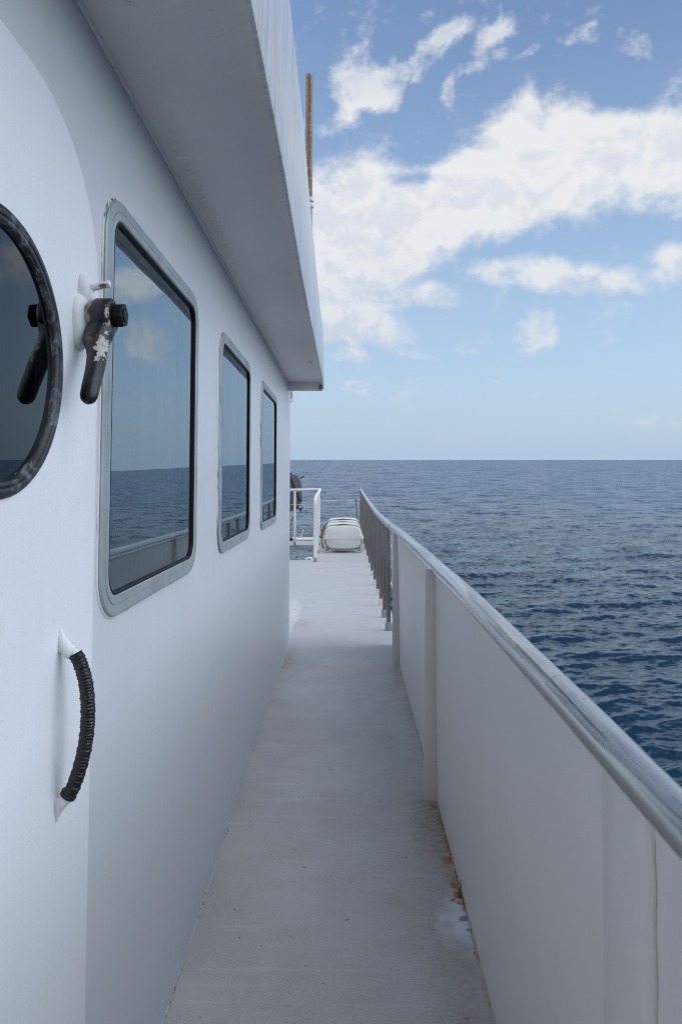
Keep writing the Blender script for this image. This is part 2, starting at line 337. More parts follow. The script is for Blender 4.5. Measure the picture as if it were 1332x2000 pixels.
def m_water():
    m, T = mat('sea_water'); P = T.n('ShaderNodeTexCoord').outputs['Object']
    g = T.n('ShaderNodeNewGeometry')
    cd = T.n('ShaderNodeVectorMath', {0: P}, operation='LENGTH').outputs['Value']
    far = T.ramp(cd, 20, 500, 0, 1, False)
    h1 = T.noise(T.mapping(P, sc=(.75, 1, 1)), 2.4, 7, .62, .3)
    h2 = T.noise(T.mapping(P, sc=(.75, 1, 1)), 9.0, 4, .6)
    h3 = T.noise(T.mapping(P, sc=(.6, 1, 1)), .35, 6, .6, .4)
    def slopes(scale, sc, det, amp):
        nd = T.n('ShaderNodeTexNoise', {'Vector': T.mapping(P, sc=sc), 'Scale': scale, 'Detail': float(det), 'Roughness': .62, 'Distortion': .3})
        v = T.n('ShaderNodeVectorMath', {0: nd.outputs['Color'], 1: (.5, .5, .5)}, operation='SUBTRACT').outputs[0]
        return T.n('ShaderNodeVectorMath', {0: v, 1: (amp * .7, amp * 1.5, 0)}, operation='MULTIPLY').outputs[0]
    def vadd(a, b_): return T.n('ShaderNodeVectorMath', {0: a, 1: b_}, operation='ADD').outputs[0]
    def vscale(a, k): return T.n('ShaderNodeVectorMath', {0: a, 'Scale': k}, operation='SCALE').outputs[0]
    # ripples, then chop and wind lanes that take over where the mesh is too coarse to carry the waves
    fk = T.ramp(cd, 15, 90, .45, 1.0)
    sl_ = vscale(slopes(4.6, (.45, 1, 1), 7, 1.5), fk)
    sl_ = vadd(sl_, vscale(slopes(1.0, (.45, 1, 1), 6, 1.4), T.ramp(cd, 20, 130)))
    sl_ = vadd(sl_, vscale(slopes(.55, (.35, 1, 1), 6, 1.6), T.ramp(cd, 40, 180)))
    sl_ = vadd(sl_, vscale(slopes(.22, (.30, 1, 1), 7, 1.4), T.ramp(cd, 120, 500)))
    nrm = T.n('ShaderNodeVectorMath', {0: vadd(g.outputs['Normal'], sl_)}, operation='NORMALIZE').outputs[0]
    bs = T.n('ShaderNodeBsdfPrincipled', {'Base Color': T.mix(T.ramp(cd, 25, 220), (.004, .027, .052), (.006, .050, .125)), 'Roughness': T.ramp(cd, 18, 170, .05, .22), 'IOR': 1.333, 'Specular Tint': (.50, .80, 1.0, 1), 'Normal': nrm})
    finish(T, bs.outputs[0]); return m
M_WATER = m_water()

# ------------------------------------------------------------------ mesh building
class MB:
    def __init__(s): s.v = []; s.f = []
    def add(s, vs, fs):
        o = len(s.v); s.v += [tuple(map(float, p)) for p in vs]; s.f += [tuple(i + o for i in q) for q in fs]; return s
    def box(s, a, b):
        x0, y0, z0 = a; x1, y1, z1 = b
        return s.add([(x0,y0,z0),(x1,y0,z0),(x1,y1,z0),(x0,y1,z0),(x0,y0,z1),(x1,y0,z1),(x1,y1,z1),(x0,y1,z1)],
                     [(0,3,2,1),(4,5,6,7),(0,1,5,4),(1,2,6,5),(2,3,7,6),(3,0,4,7)])
    def loft(s, rings, closed=True, cap0=True, cap1=True):
        n = len(rings[0]); vs = [p for r in rings for p in r]; fs = []
        for i in range(len(rings) - 1):
            for j in range(n if closed else n - 1):
                k = (j + 1) % n
                fs.append((i*n+j, i*n+k, (i+1)*n+k, (i+1)*n+j))
        if closed and cap0: fs.append(tuple(range(n - 1, -1, -1)))
        if closed and cap1: fs.append(tuple((len(rings)-1)*n + j for j in range(n)))
        return s.add(vs, fs)
    def tube(s, pts, r, seg=12, cap=True, squash=None):
        pts = [Vector(p) for p in pts]; rr = r if isinstance(r, (list, tuple)) else [r] * len(pts)
        rings = []; prev = None
        for i, p in enumerate(pts):
            d = (pts[min(i+1, len(pts)-1)] - pts[max(i-1, 0)]).normalized()
            if prev is None:
                up = Vector((0, 0, 1)) if abs(d.z) < .9 else Vector((1, 0, 0))
                a = d.cross(up).normalized()
            else: a = (prev - d * prev.dot(d)).normalized()
            prev = a; b = d.cross(a)
            rings.append([p + (a * math.cos(t) + b * math.sin(t)) * rr[i] for t in [2*PI*k/seg for k in range(seg)]])
        return s.loft(rings, True, cap, cap)
    def cyl(s, a, b, r, seg=20, r2=None): return s.tube([a, b], [r, r if r2 is None else r2], seg)

BASE = {}
def mk(name, mb, m, parent=None, smooth=35, bevel=0.0, seg=2, base=None):
    b = Vector(base) if base is not None else (BASE.get(parent.name, Vector()) if parent else Vector())
    me = bpy.data.meshes.new(name); me.from_pydata([Vector(v) - b for v in mb.v], [], mb.f); me.update()
    bm = bmesh.new(); bm.from_mesh(me); bmesh.ops.remove_doubles(bm, verts=bm.verts, dist=1e-6)
    bmesh.ops.recalc_face_normals(bm, faces=bm.faces)
    if bevel:
        es = [e for e in bm.edges if len(e.link_faces) == 2 and e.calc_face_angle(0) > R(40)]
        bmesh.ops.bevel(bm, geom=es, offset=bevel, segments=seg, affect='EDGES', profile=.5, clamp_overlap=True)
    if smooth:
        for f in bm.faces: f.smooth = True
        for e in bm.edges:
            if len(e.link_faces) == 2 and e.calc_face_angle(0) > R(smooth): e.smooth = False
    bm.to_mesh(me); bm.free()
    if len(me.polygons) == 1 and me.polygons[0].normal.x < 0: me.flip_normals()
    me.materials.append(m)
    o = bpy.data.objects.new(name, me); COL.objects.link(o)
    if parent: o.parent = parent; BASE[o.name] = BASE[parent.name]
    else:
        o.location = b; BASE[o.name] = b
    return o
ABOARD = []
def tag(o, label, cat, group=None, aboard=True):
    o['label'] = label; o['category'] = cat
    if group: o['group'] = group
    if aboard: ABOARD.append(o)
    return o
def thing(name, loc, label, cat, group=None):
    o = bpy.data.objects.new(name, None); o.empty_display_size = .1; COL.objects.link(o); o.location = loc; BASE[o.name] = Vector(loc)
    return tag(o, label, cat, group)
def struct(o, aboard=True):
    o['kind'] = 'structure'
    if aboard: ABOARD.append(o)
    return o
def interp(tab, y):
    return float(np.interp(y, [t[0] for t in tab], [t[1] for t in tab]))

# ------------------------------------------------------------------ the sea: one displaced sheet to the horizon
def build_sea(H=8.0):
    azs = np.concatenate([np.arange(-180, -26, 3.0), np.arange(-26, 52, .115), np.arange(52, 180, 3.0)])
    v = np.concatenate([np.arange(1.6, .72, -.04), np.arange(.72, .006, -.00145), np.geomspace(.006, .00026, 40)])
    r = H / v; dr = np.abs(np.gradient(r))
    A, Rr = np.meshgrid(np.radians(azs), r); DR = np.repeat(dr[:, None], len(azs), 1)
    X = Rr * np.sin(A); Y = Rr * np.cos(A); Z = np.zeros_like(X); DX = np.zeros_like(X); DY = np.zeros_like(X)
    n = 110; lam = np.geomspace(.20, 7.0, n); ph = rng.uniform(0, 2*PI, n)
    th = R(-80) + rng.normal(0, R(20), n) + np.where(rng.random(n) < .15, R(55), 0)
    for l, p, t in zip(lam, ph, th):
        k = 2*PI/l; kx, ky = k*math.cos(t), k*math.sin(t)
        slope = .043 * (1.0 if l < 1.5 else (1.5 / l) ** .8)
        a = slope / k
        att = np.clip((l / DR - .9) / 1.4, 0, 1)
        q = kx*X + ky*Y + p
        Z += att * a * np.cos(q); s = att * a * np.sin(q)
        DX -= s * kx/k * 1.0; DY -= s * ky/k * 1.0
    X = X + DX; Y = Y + DY
    nr, nc = X.shape
    vs = np.stack([X, Y, Z], -1).reshape(-1, 3)
    i = np.arange(nr - 1)[:, None] * nc; j = np.arange(nc)[None, :]; j2 = (j + 1) % nc
    fs = np.stack([i + j, i + nc + j, i + nc + j2, i + j2], -1).reshape(-1, 4)
    ctr = len(vs); vs = np.vstack([vs, [[0, 0, 0]]])
    me = bpy.data.meshes.new('sea')
    me.vertices.add(len(vs)); me.vertices.foreach_set('co', vs.ravel())
    tri = np.array([(ctr, jj, (jj + 1) % nc) for jj in range(nc)])
    nl = fs.size + tri.size
    me.loops.add(nl); me.loops.foreach_set('vertex_index', np.concatenate([fs[:, ::-1].ravel(), tri[:, ::-1].ravel()]))
    me.polygons.add(len(fs) + len(tri))
    st = np.concatenate([np.arange(len(fs)) * 4, len(fs) * 4 + np.arange(len(tri)) * 3])
    me.polygons.foreach_set('loop_start', st); me.update(calc_edges=True)
    me.polygons.foreach_set('use_smooth', np.ones(len(fs) + len(tri), bool))
    bm = bmesh.new(); bm.from_mesh(me)
    bm.faces.ensure_lookup_table()
    up = bm.faces[len(fs)//2].normal.z
    if up < 0: bmesh.ops.reverse_faces(bm, faces=bm.faces)
    bm.to_mesh(me); bm.free()
    me.materials.append(M_WATER)
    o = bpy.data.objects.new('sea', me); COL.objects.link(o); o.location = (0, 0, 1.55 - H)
    struct(o, False)
build_sea()

# ------------------------------------------------------------------ deck
ZD = [(-6, 0), (10.5, 0), (13, .04), (15.8, .10), (20, .16)]
XBW = [(-6, .40), (0, .415), (1, .43), (2, .433), (2.5, .443), (3.4, .449), (5.9, .470), (7, .466), (9.7, .463), (14, .450), (20, .45)]
def zd(y): return interp(ZD, y)
def xb(y): return interp(XBW, y)
XW, YE, ZS = -.520, 6.60, 2.490          # wall plane, its far end, soffit height
d = MB()
ys = list(np.arange(-5, 13.31, .35)) + [13.31]
L = [(-.62 if y < YE else -.62, y) for y in ys]
def strip(mb, ya, x0f, x1f, th=.16):
    rings = []
    for y in ya:
        z = zd(y); a, b_ = x0f(y), x1f(y)
        rings.append([(a, y, z), (b_, y, z), (b_, y, z - th), (a, y, z - th)])
    mb.loft(rings)
strip(d, ys, lambda y: -3.6, lambda y: xb(y) + .10)
strip(d, [13.31, 13.8, 14.4, 15.1, 15.83], lambda y: -.565, lambda y: xb(y) + .10)
strip(d, [15.83, 16.4, 17.0, 17.75], lambda y: -3.6, lambda y: xb(y) + .10, .115)
strip(d, [17.75, 18.4, 19.2], lambda y: -.20, lambda y: xb(y) + .10, .115)
deck = struct(mk('deck', d, M_DECK, smooth=30))

hull = MB()
hull.loft([[(-4.6, y, -.165 + zd(y)), (xb(y) + .06, y, -.165 + zd(y)), (xb(y) + .02, y, -2.0), (.15, y, -7.2), (-4.3, y, -7.2)] for y in (-9, -4, 0, 4, 8, 11, 13.2)])
tag(mk('ship_hull', hull, M_HULL), 'white side of the ship below the walkway, dropping to the sea', 'hull')

# ------------------------------------------------------------------ deckhouse
dh = thing('deckhouse', (XW, 0, 0), 'white painted deckhouse with three windows and a door along the left of the walkway', 'deckhouse')
def rrect(cy, cz, hw, hh, r, n=10):
    out = []
    for (sy, sz, a0) in ((1, 1, 0), (-1, 1, 90), (-1, -1, 180), (1, -1, 270)):
        for k in range(n + 1):
            a = R(a0 + 90 * k / n); out.append((cy + sy * (hw - r) + r * math.cos(a), cz + sz * (hh - r) + r * math.sin(a)))
    return out
def circ(cy, cz, r, n=72): return [(cy + r * math.cos(2*PI*k/n), cz + r * math.sin(2*PI*k/n)) for k in range(n)]
def plate(mb, x, outer, holes, back=None):
    polys = [outer] + [h[::-1] for h in holes]
    flat = [p for q in polys for p in q]
    tris = tessellate_polygon([[Vector((p[0], p[1], 0)) for p in q] for q in polys])
    mb.add([(x, p[0], p[1]) for p in flat], [tuple(t) for t in tris])
    if back is not None:
        for q in holes: mb.loft([[(x, a, b_) for a, b_ in q], [(back, a, b_) for a, b_ in q]], True, False, False)
WIN = [1.9125, 3.275, 4.715]; WHW = [.4675, .465, .4825]; WZ, WHH, WR = 1.7225, .4725, .105
PCY, PCZ, PR = 1.008, 1.7446, .2175
w = MB()
outer = [(-5, 0), (YE - .03, 0)] + [(YE - .03, ZS), (-5, ZS)]
plate(w, XW, outer, [rrect(c, WZ, hw - .03, WHH - .03, WR - .03) for c, hw in zip(WIN, WHW)] + [circ(PCY, PCZ, PR - .008)], XW - .035)
prof = [(XW, YE - .03)] + [(XW - .03 + .03 * math.cos(R(a)), YE - .03 + .03 * math.sin(R(a))) for a in (15, 30, 45, 60, 75, 90)] + [(-3.6, YE)]
w.loft([[(x, y, 0) for x, y in prof], [(x, y, ZS) for x, y in prof]], False)
w.add([(-3.6, -5, 0), (-3.6, YE, 0), (-3.6, YE, ZS), (-3.6, -5, ZS), (XW, -5, 0), (XW, -5, ZS)], [(0, 1, 2, 3), (0, 3, 5, 4)])
mk('wall', w, M_WALL, dh, smooth=30)
# cabin inside, seen through the panes
rm = MB(); rm.box((-3.5, -.4, .05), (XW - .16, 6.5, 2.44))
mk('cabin_lining', rm, M_ROOM, dh)          # replaced by an open shell below
bpy.data.objects.remove(bpy.data.objects['cabin_lining'], do_unlink=True)
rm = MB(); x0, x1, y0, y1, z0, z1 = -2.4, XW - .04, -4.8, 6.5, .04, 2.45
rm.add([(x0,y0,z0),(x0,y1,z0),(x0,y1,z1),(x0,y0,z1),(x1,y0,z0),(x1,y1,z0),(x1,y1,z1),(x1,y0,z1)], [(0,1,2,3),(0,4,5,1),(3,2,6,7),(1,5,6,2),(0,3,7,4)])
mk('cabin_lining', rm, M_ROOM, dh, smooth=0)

def ring(mb, loopf, prof):
    mb.loft([[(x, a, b_) for a, b_ in loopf(i)] for i, x in prof], True, False, False)
for wi, (c, hw) in enumerate(zip(WIN, WHW)):
    lf = lambda i: rrect(c, WZ, hw - i, WHH - i, max(WR - i, .03))
    m1 = MB(); ring(m1, lf, [(0, -.520), (0, -.5135), (.003, -.5105), (.024, -.5105), (.0255, -.512), (.027, -.5095), (.044, -.5095), (.047, -.512), (.049, -.5195)])
    fr = mk('window', m1, M_FRAME, dh, smooth=20)
    m2 = MB(); ring(m2, lf, [(.0465, -.5125), (.049, -.5105), (.052, -.5105), (.0545, -.5125), (.0555, -.5195)])
    mk('gasket', m2, M_GASK, fr, smooth=60)
    m3 = MB(); pl = rrect(c, WZ, hw - .055, WHH - .055, WR - .055); m3.add([(-.5190, a, b_) for a, b_ in pl], [tuple(range(len(pl)))])
    mk('pane', m3, M_GLASS, fr, smooth=0)
    # gathered curtain hanging at the far side of each pane
    m5 = MB(); ring(m5, lf, [(-.0055, -.5198), (-.0045, -.5180), (-.001, -.5165), (.001, -.5168)])
    mk('sealant', m5, M_SEAL, fr, smooth=60)
    m4 = MB(); n = 60; ya, yb = c + hw * .22, c + hw * .93
    prof2 = [(-.60 - .022 * math.sin(k / n * PI * 9 + wi) - .012 * math.sin(k / n * PI * 23), ya + (yb - ya) * k / n) for k in range(n + 1)]
    m4.loft([[(x, y, 1.22) for x, y in prof2], [(x, y, 2.25) for x, y in prof2]], False)
    mk('curtain', m4, M_CURT, fr, smooth=60)

# overhang: soffit, far lip and leaning fascia
ov = MB()
ye = 6.37
XF = [(-5, -.190), (2, -.190), (3.2, -.201), (7, -.203)]       # inner edge of the soffit
XT = [(-5, -.176), (2.05, -.178), (2.6, -.178), (3.7, -.194), (5.5, -.212), (7, -.213)]   # top edge of the fascia
yy = list(np.arange(-5, ye, .3)) + [ye]
ov.loft([[(-3.7, y, ZS), (interp(XF, y), y, ZS), (interp(XF, y), y, 2.97), (-3.7, y, 2.97)] for y in yy])
ov.box((-3.7, ye, 2.408), (interp(XF, ye), ye + .012, 2.97))
oh = mk('roof_overhang', ov, M_SOFF, dh, smooth=25, bevel=.003)
fa = MB()
yf = list(np.arange(-5, ye, .15)) + [ye + .016]
rings = []
for y in yf:
    a, t = interp(XF, y), interp(XT, y); j = .0015 * math.sin(y * 37) + .001 * math.sin(y * 91)
    dz = 0 if y < 6.1 else .055 * min(1, (y - 6.1) / .3)
    rings.append([(a + .001, y, ZS - .014 - dz + j), (a + .012, y, ZS - .016 - dz + j), (a + .016, y, ZS - .008 - dz), (t + .016, y, 2.985), (t + .012, y, 3.0), (t - .004, y, 3.002), (t - .006, y, 2.97), (a + .001, y, 2.6)])
fa.loft(rings)
mk('fascia', fa, M_FASC, oh, smooth=40)
bd = MB()     # weld run along the soffit and wall joint, and along the foot of the wall
bd.tube([(XW + .002, y, ZS - .001 + .0012 * math.sin(y * 60)) for y in np.arange(-2, 6.36, .05)], [.007 + .0015 * random.random() for _ in np.arange(-2, 6.36, .05)], 8)
mk('weld_bead', bd, M_SOFF, dh)
bd = MB(); yb_ = np.arange(-2, 6.58, .03)
bd.tube([(XW + .001, y, .001) for y in yb_], [.0035 + .0015 * random.random() for _ in yb_], 6)
mk('weld_bead', bd, M_BEADW, dh)
dr_ = MB(); pts = [(-.522, 6.585, 2.42)]
dr_.tube([(-.503, 6.60, 2.46), (-.500, 6.60, 2.36), (-.503, 6.60, 2.335), (-.512, 6.60, 2.327), (-.520, 6.60, 2.338), (-.526, 6.60, 2.36)], .0045, 10)
dr_.box((-.524, 6.603, 2.36), (-.502, 6.609, 2.47))
mk('drip_bracket', dr_, M_WHITE, dh)

# door with its round porthole
XDF = -.5135
dm = MB()
def doorloop(i):
    r = .325 - i; c = []
    y0_, y1_, zt, zb = .56 + i, 1.418 - i, 2.247 - i, .05 + i
    for k in range(15): a = R(90 * k / 14); c.append((y1_ - r + r * math.cos(a), zt - r + r * math.sin(a)))
    for k in range(15): a = R(90 + 90 * k / 14); c.append((y0_ + r + r * math.cos(a), zt - r + r * math.sin(a)))
    r2 = .05 - min(i, .02)
    for k in range(5): a = R(180 + 90 * k / 4); c.append((y0_ + r2 + r2 * math.cos(a), zb + r2 + r2 * math.sin(a)))
    for k in range(5): a = R(270 + 90 * k / 4); c.append((y1_ - r2 + r2 * math.cos(a), zb + r2 + r2 * math.sin(a)))
    return c
plate(dm, XDF, doorloop(.014), [circ(PCY, PCZ, PR - .012)], XW - .02)
dm.loft([[(x, a, b_) for a, b_ in doorloop(i)] for i, x in [(0, XW), (0, XW + .001), (.001, XDF - .0025), (.004, XDF - .0008), (.014, XDF)]], True, False, False)
door = mk('door', dm, M_DOOR, dh, smooth=40)
pr = MB()
ring(pr, lambda i: circ(PCY, PCZ, PR - i, 96), [(-.002, XDF - .001), (-.003, XDF + .003), (0, XDF + .0058), (.007, XDF + .0072), (.0125, XDF + .0068), (.0135, XDF + .005), (.015, XDF + .0066), (.021, XDF + .0055), (.025, XDF + .001), (.0265, XDF - .005)])
mk('porthole_rim', pr, M_RUBB, door, smooth=60)
pp = MB(); q = circ(PCY, PCZ, PR - .0262, 96); pp.add([(XDF - .004, a, b_) for a, b_ in q], [tuple(range(96))])
mk('porthole_pane', pp, M_PGLASS, door, smooth=0)
pb = MB(); q = circ(PCY, PCZ, PR - .01, 48); pb.add([(XW - .06, a, b_) for a, b_ in q], [tuple(range(48))])
mk('porthole_blind', pb, M_ROOM, door, smooth=0)

# door clip: lever on its spindle, in a frame at the spindle
def blob(mb, c, rad, nu=14, nv=20, jit=0.0):
    rings = []
    for i in range(1, nu):
        t = PI * i / nu
        rings.append([(c[0] + rad[0] * math.cos(t), c[1] + rad[1] * math.sin(t) * math.cos(p) * (1 + jit * math.sin(3*p + i)), c[2] + rad[2] * math.sin(t) * math.sin(p) * (1 + jit * math.cos(2*p + i))) for p in [2*PI*k/nv for k in range(nv)]])
    mb.loft(rings)
LY, LZ = 1.315, 1.873
lv = MB()
# head of the lever: a boss around the spindle
def xcyl(mb, x0, x1, r, y=LY, z=LZ, ch=.003, seg=28):
    mb.loft([[(x, y + rr * math.cos(t), z + rr * math.sin(t)) for t in [2*PI*k/seg for k in range(seg)]] for x, rr in ((x0, r - ch), (x0 + ch, r), (x1 - ch, r), (x1, r - ch))])
pts, rr = [], []
P0, P1 = Vector((-.474, LY, LZ)), Vector((-.4615, 1.221, 1.703))
path = [((-.466, LY, LZ + .016), .0155), ((-.466, LY, LZ + .008), .0205), ((-.467, LY, LZ - .012), .0225), ((-.4705, LY - .006, LZ - .028), .0265), ((-.4735, LY - .012, LZ - .040), .0265), ((-.4745, LY - .020, LZ - .054), .0245),
        ((-.4685, LY - .031, LZ - .070), .0205), ((-.464, LY - .043, LZ - .090), .0185), ((-.4625, LY - .060, LZ - .120), .0172), ((-.4615, LY - .078, LZ - .148), .0165), ((-.461, LY - .0885, LZ - .166), .0158), ((-.4607, LY - .093, LZ - .1735), .0135), ((-.4605, LY - .0965, LZ - .179), .0075), ((-.4603, LY - .0975, LZ - .181), .002)]
lv.tube([p for p, _ in path], [r_ for _, r_ in path], 24)
xcyl(lv, -.483, -.449, .0350)
lever_root = bpy.data.objects.new('tmp', None)
lev = mk('clip_lever', lv, M_CHIP, dh, smooth=50)
# object coordinates of this part are relative to the deckhouse base; give it an origin of its own at the spindle
off = Vector((XDF, LY, LZ)) - BASE[dh.name]
lev.data.transform(Matrix.Translation(-off)); lev.location = off
bpy.data.objects.remove(lever_root)
BASE[lev.name] = Vector((XDF, LY, LZ))
nt = MB()
seg = 6
nt.loft([[(x, LY + r_ * math.cos(2*PI*k/6 + .3), LZ + .002 + r_ * math.sin(2*PI*k/6 + .3)) for k in range(6)] for x, r_ in ((-.4475, .0235), (-.4450, .0245), (-.430, .0245), (-.427, .0225))])
xcyl(nt, -.427, -.4245, .0135, z=LZ + .002, ch=.001); xcyl(nt, -.449, -.447, .0255, z=LZ + .001, ch=.0005)
mk('nut', nt, M_GASK, lev, smooth=30)
sp = MB(); xcyl(sp, XDF - .002, -.4835, .0265)
mk('spindle', sp, m_weld('rust_spotted_steel', (.40, .36, .29), 1.4), lev)
wb = MB(); blob(wb, (XDF, LY - .004, LZ - .012), (.022, .037, .060), jit=.06)
mk('weld', wb, M_WELDW, lev, smooth=80)
pg = MB()
pg.tube([(XDF - .002, LY, 1.928), (-.490, LY, 1.930), (-.4735, LY, 1.9345), (-.460, LY, 1.9375), (-.4575, LY, 1.938), (-.4565, LY, 1.938)], [.008, .0072, .0070, .0070, .0066, .004], 16)
blob(pg, (XDF + .002, LY, 1.925), (.020, .017, .034), jit=.08); blob(pg, (XDF + .010, LY, 1.914), (.016, .011, .022))
mk('stop_peg', pg, m_peg(), dh, smooth=70)

# cord-wrapped grab handle
HY = 1.25
def cat(P, n):
    out = []; P = [P[0]] + list(P) + [P[-1]]
    for i in range(1, len(P) - 2):
        for k in range(n):
            t = k / n; a, b_, c_, d_ = [Vector(P[i + j]) for j in (-1, 0, 1, 2)]
            out.append(.5 * ((2*b_) + (c_ - a) * t + (2*a - 5*b_ + 4*c_ - d_) * t*t + (3*b_ - a - 3*c_ + d_) * t**3))
    out.append(Vector(P[-2])); return out
hp = cat([(-.4855, HY, 1.241), (-.476, HY, 1.224), (-.4655, HY, 1.190), (-.4605, HY, 1.147), (-.4615, HY, 1.100), (-.4695, HY, 1.052), (-.483, HY, 1.008), (-.494, HY, .990)], 60)
hb = MB(); hb.tube([(XDF, HY, 1.252)] + hp[::12] + [(XDF, HY, .979)], .0085, 12)
gh = mk('grab_handle', hb, M_WELDW, dh)
cw = MB(); n_ = len(hp); seg = 20; rings = []; arc = 0; prev = hp[0]
for i, p in enumerate(hp):
    arc += (p - prev).length; prev = p
    t = (hp[min(i+1, n_-1)] - hp[max(i-1, 0)]).normalized(); sd_ = Vector((0, 1, 0)); nn_ = t.cross(sd_).normalized()
    base_r = .0116 + (.0022 if i > n_ - 24 else 0) - .002 * math.exp(-i / 4) + .0004 * math.sin(i * .21)
    rg = []
    for k in range(seg):
        a = 2*PI*k/seg
        rr_ = base_r + .0014 * (1 + .35 * math.sin(i * .37)) * abs(math.sin(PI * (arc / .0056 + .25 * math.sin(arc * 90) + a / (2*PI))))
        rg.append(p + (sd_ * math.cos(a) + nn_ * math.sin(a)) * rr_)
    rings.append(rg)
cw.loft(rings)
mk('cord_wrap', cw, M_COIL, gh, smooth=80)
for path_ in ([((XDF, HY, 1.288), .0015), ((XDF + .001, HY, 1.280), .0045), ((XDF + .003, HY, 1.268), .0080), ((XDF + .008, HY + .001, 1.257), .0115), ((XDF + .0125, HY, 1.250), .0112), ((XDF + .018, HY, 1.244), .0128), ((-.4895, HY, 1.2415), .0118)],
              [((-.4915, HY, .993), .0112), ((-.496, HY, .988), .0128), ((XDF + .011, HY, .981), .0118), ((XDF + .006, HY, .972), .0100), ((XDF + .003, HY, .961), .0062), ((XDF, HY, .945), .0018)]):
    f_ = MB(); f_.tube([p for p, _ in path_], [r_ for _, r_ in path_], 16); mk('weld_foot', f_, M_WELDW, gh, smooth=70)

# ------------------------------------------------------------------ bulwark
bw = thing('bulwark', (.45, 0, 0), 'white plate bulwark with welded stiffeners along the right of the walkway', 'bulwark')
RAIL = [(-3, 1.075), (.95, 1.090), (1.1, 1.096), (1.36, 1.107), (1.71, 1.113), (2.09, 1.123), (2.59, 1.132), (3.26, 1.137), (4.0, 1.138), (5.4, 1.131), (7.0, 1.117), (9.7, 1.117), (13.8, 1.214), (18.6, 1.352)]
XR = .455
def zr(y):
    return sum(interp(RAIL, y + k * .12) for k in (-2, -1, 0, 1, 2)) / 5
pm = MB(); ys_ = list(np.arange(-3, 6.6, .2)) + [6.6]
pm.loft([[(xb(y), y, 0), (XR - .005 + .3 * (xb(y) - XR), y, zr(y) - .02), (XR + .004 + .3 * (xb(y) - XR), y, zr(y) - .02), (xb(y) + .010, y, 0)] for y in ys_])
mk('plate', pm, M_BULW, bw, smooth=25)
# doubler strip welded on the near panel
sm = MB(); rings = []
for yq, pr_ in ((1.196, .0005), (1.193, .003), (1.12, .007), (1.05, .012), (1.025, .0140), (1.010, .010), (1.002, .0005)):
    rings.append([(xb(yq) - pr_, yq, .01), (XR - .006 - pr_ + .3 * (xb(yq) - XR), yq, zr(yq) - .022), (XR + .3 * (xb(yq) - XR), yq, zr(yq) - .022), (xb(yq) + .004, yq, .01)])
sm.loft(rings); mk('doubler_strip', sm, M_BULW, bw, smooth=80)
vb = MB(); zz = np.arange(.01, 1.05, .011)
vb.tube([(xb(.998) + (XR - .006 + .3 * (xb(.998) - XR) - xb(.998)) * z / 1.07 - .0015, 1.004 + .002 * math.sin(z * 50), z) for z in zz], [.0026 + .0022 * abs(math.sin(z * 130)) + .001 * random.random() for z in zz], 8)
mk('weld_bead', vb, m_weld('cream_stained_weld', (.70, .67, .635), .35), bw)
for ysf, wt_, wb_ in ((3.40, .050, .066), (5.87, .055, .066)):
    sm = MB(); x1_ = xb(ysf) + .002; zt = zr(ysf) - .028 if ysf > 2 else zr(ysf) + .006
    sm.add([(x1_ - wb_, ysf, .012), (x1_, ysf, .004), (XR, ysf, zt + (0 if ysf > 2 else .016)), (x1_ - wt_, ysf, zt + (.016 if ysf > 2 else .030)),
            (x1_ - wb_, ysf + .009, .012), (x1_, ysf + .009, .004), (XR, ysf + .009, zt + (0 if ysf > 2 else .016)), (x1_ - wt_, ysf + .009, zt + (.016 if ysf > 2 else .030))],
           [(0,1,2,3),(4,7,6,5),(0,4,5,1),(1,5,6,2),(2,6,7,3),(3,7,4,0)])
    mk('stiffener', sm, M_BULW, bw, bevel=.0025 if ysf > 2 else .004, seg=3)
    vb = MB(); zz = np.arange(.01, zt - .01, .012); bk = 1.0 if ysf > 2 else 2.0
    vb.tube([(xb(ysf) + (XR - xb(ysf)) * z / zt - .0025, ysf - .001, z) for z in zz], [bk * (.0022 + .0018 * random.random()) for _ in zz], 6)
    mk('weld_bead', vb, M_BEAD, bw)
fb = MB(); yb_ = np.arange(-2, 6.6, .02)
fb.tube([(xb(y) - .002, y, .001) for y in yb_], [.0035 + .003 * random.random() for _ in yb_], 6)
mk('weld_bead', fb, M_BEADR, bw)
sp_ = MB(); sp_.tube([(.436, 2.66, .0), (.437, 2.665, .012), (.441, 2.668, .026), (.440, 2.672, .041), (.444, 2.67, .052)], [.003, .0028, .002, .0018, .0006], 8)
blob(sp_, (.437, 2.655, .001), (.010, .022, .008), jit=.2); blob(sp_, (.443, 2.60, .001), (.007, .03, .006), jit=.2)
tag(mk('rusty_wire_stub', sp_, M_RUST, base=(.437, 2.66, 0)), 'short rusty wire end sticking up from the deck at the bulwark foot', 'wire')

# ------------------------------------------------------------------ handrail with its stainless posts
hr = thing('handrail', (XR, 8, 0), 'worn stainless handrail running over the bulwark and on along the far posts', 'handrail')
tr = MB(); ya_ = list(np.arange(-3, 18.62, .14))
pt = [(XR + .35 * (xb(y) - XR) * (1 if y > 3 else 0), y, zr(y)) for y in ya_] + [(XR, 18.66, zr(18.66) - .02), (XR, 18.68, zr(18.68) - .08)]
tr.tube(pt, .0345, 28)
mk('top_rail', tr, M_STEEL, hr, smooth=60)
for yj in (1.47, 4.02, 6.55):
    jn = MB(); jn.tube([(XR, yj - .006, zr(yj)), (XR, yj - .002, zr(yj)), (XR, yj + .002, zr(yj)), (XR, yj + .006, zr(yj))], [.0342, .0350, .0350, .0342], 28)
    mk('joint_weld', jn, M_STEEL, hr, smooth=60)
post_y = [7.25, 7.95, 8.7, 9.5, 10.4, 11.35, 12.3, 13.3, 14.3, 15.3, 16.3, 17.4, 18.55]
p0 = None
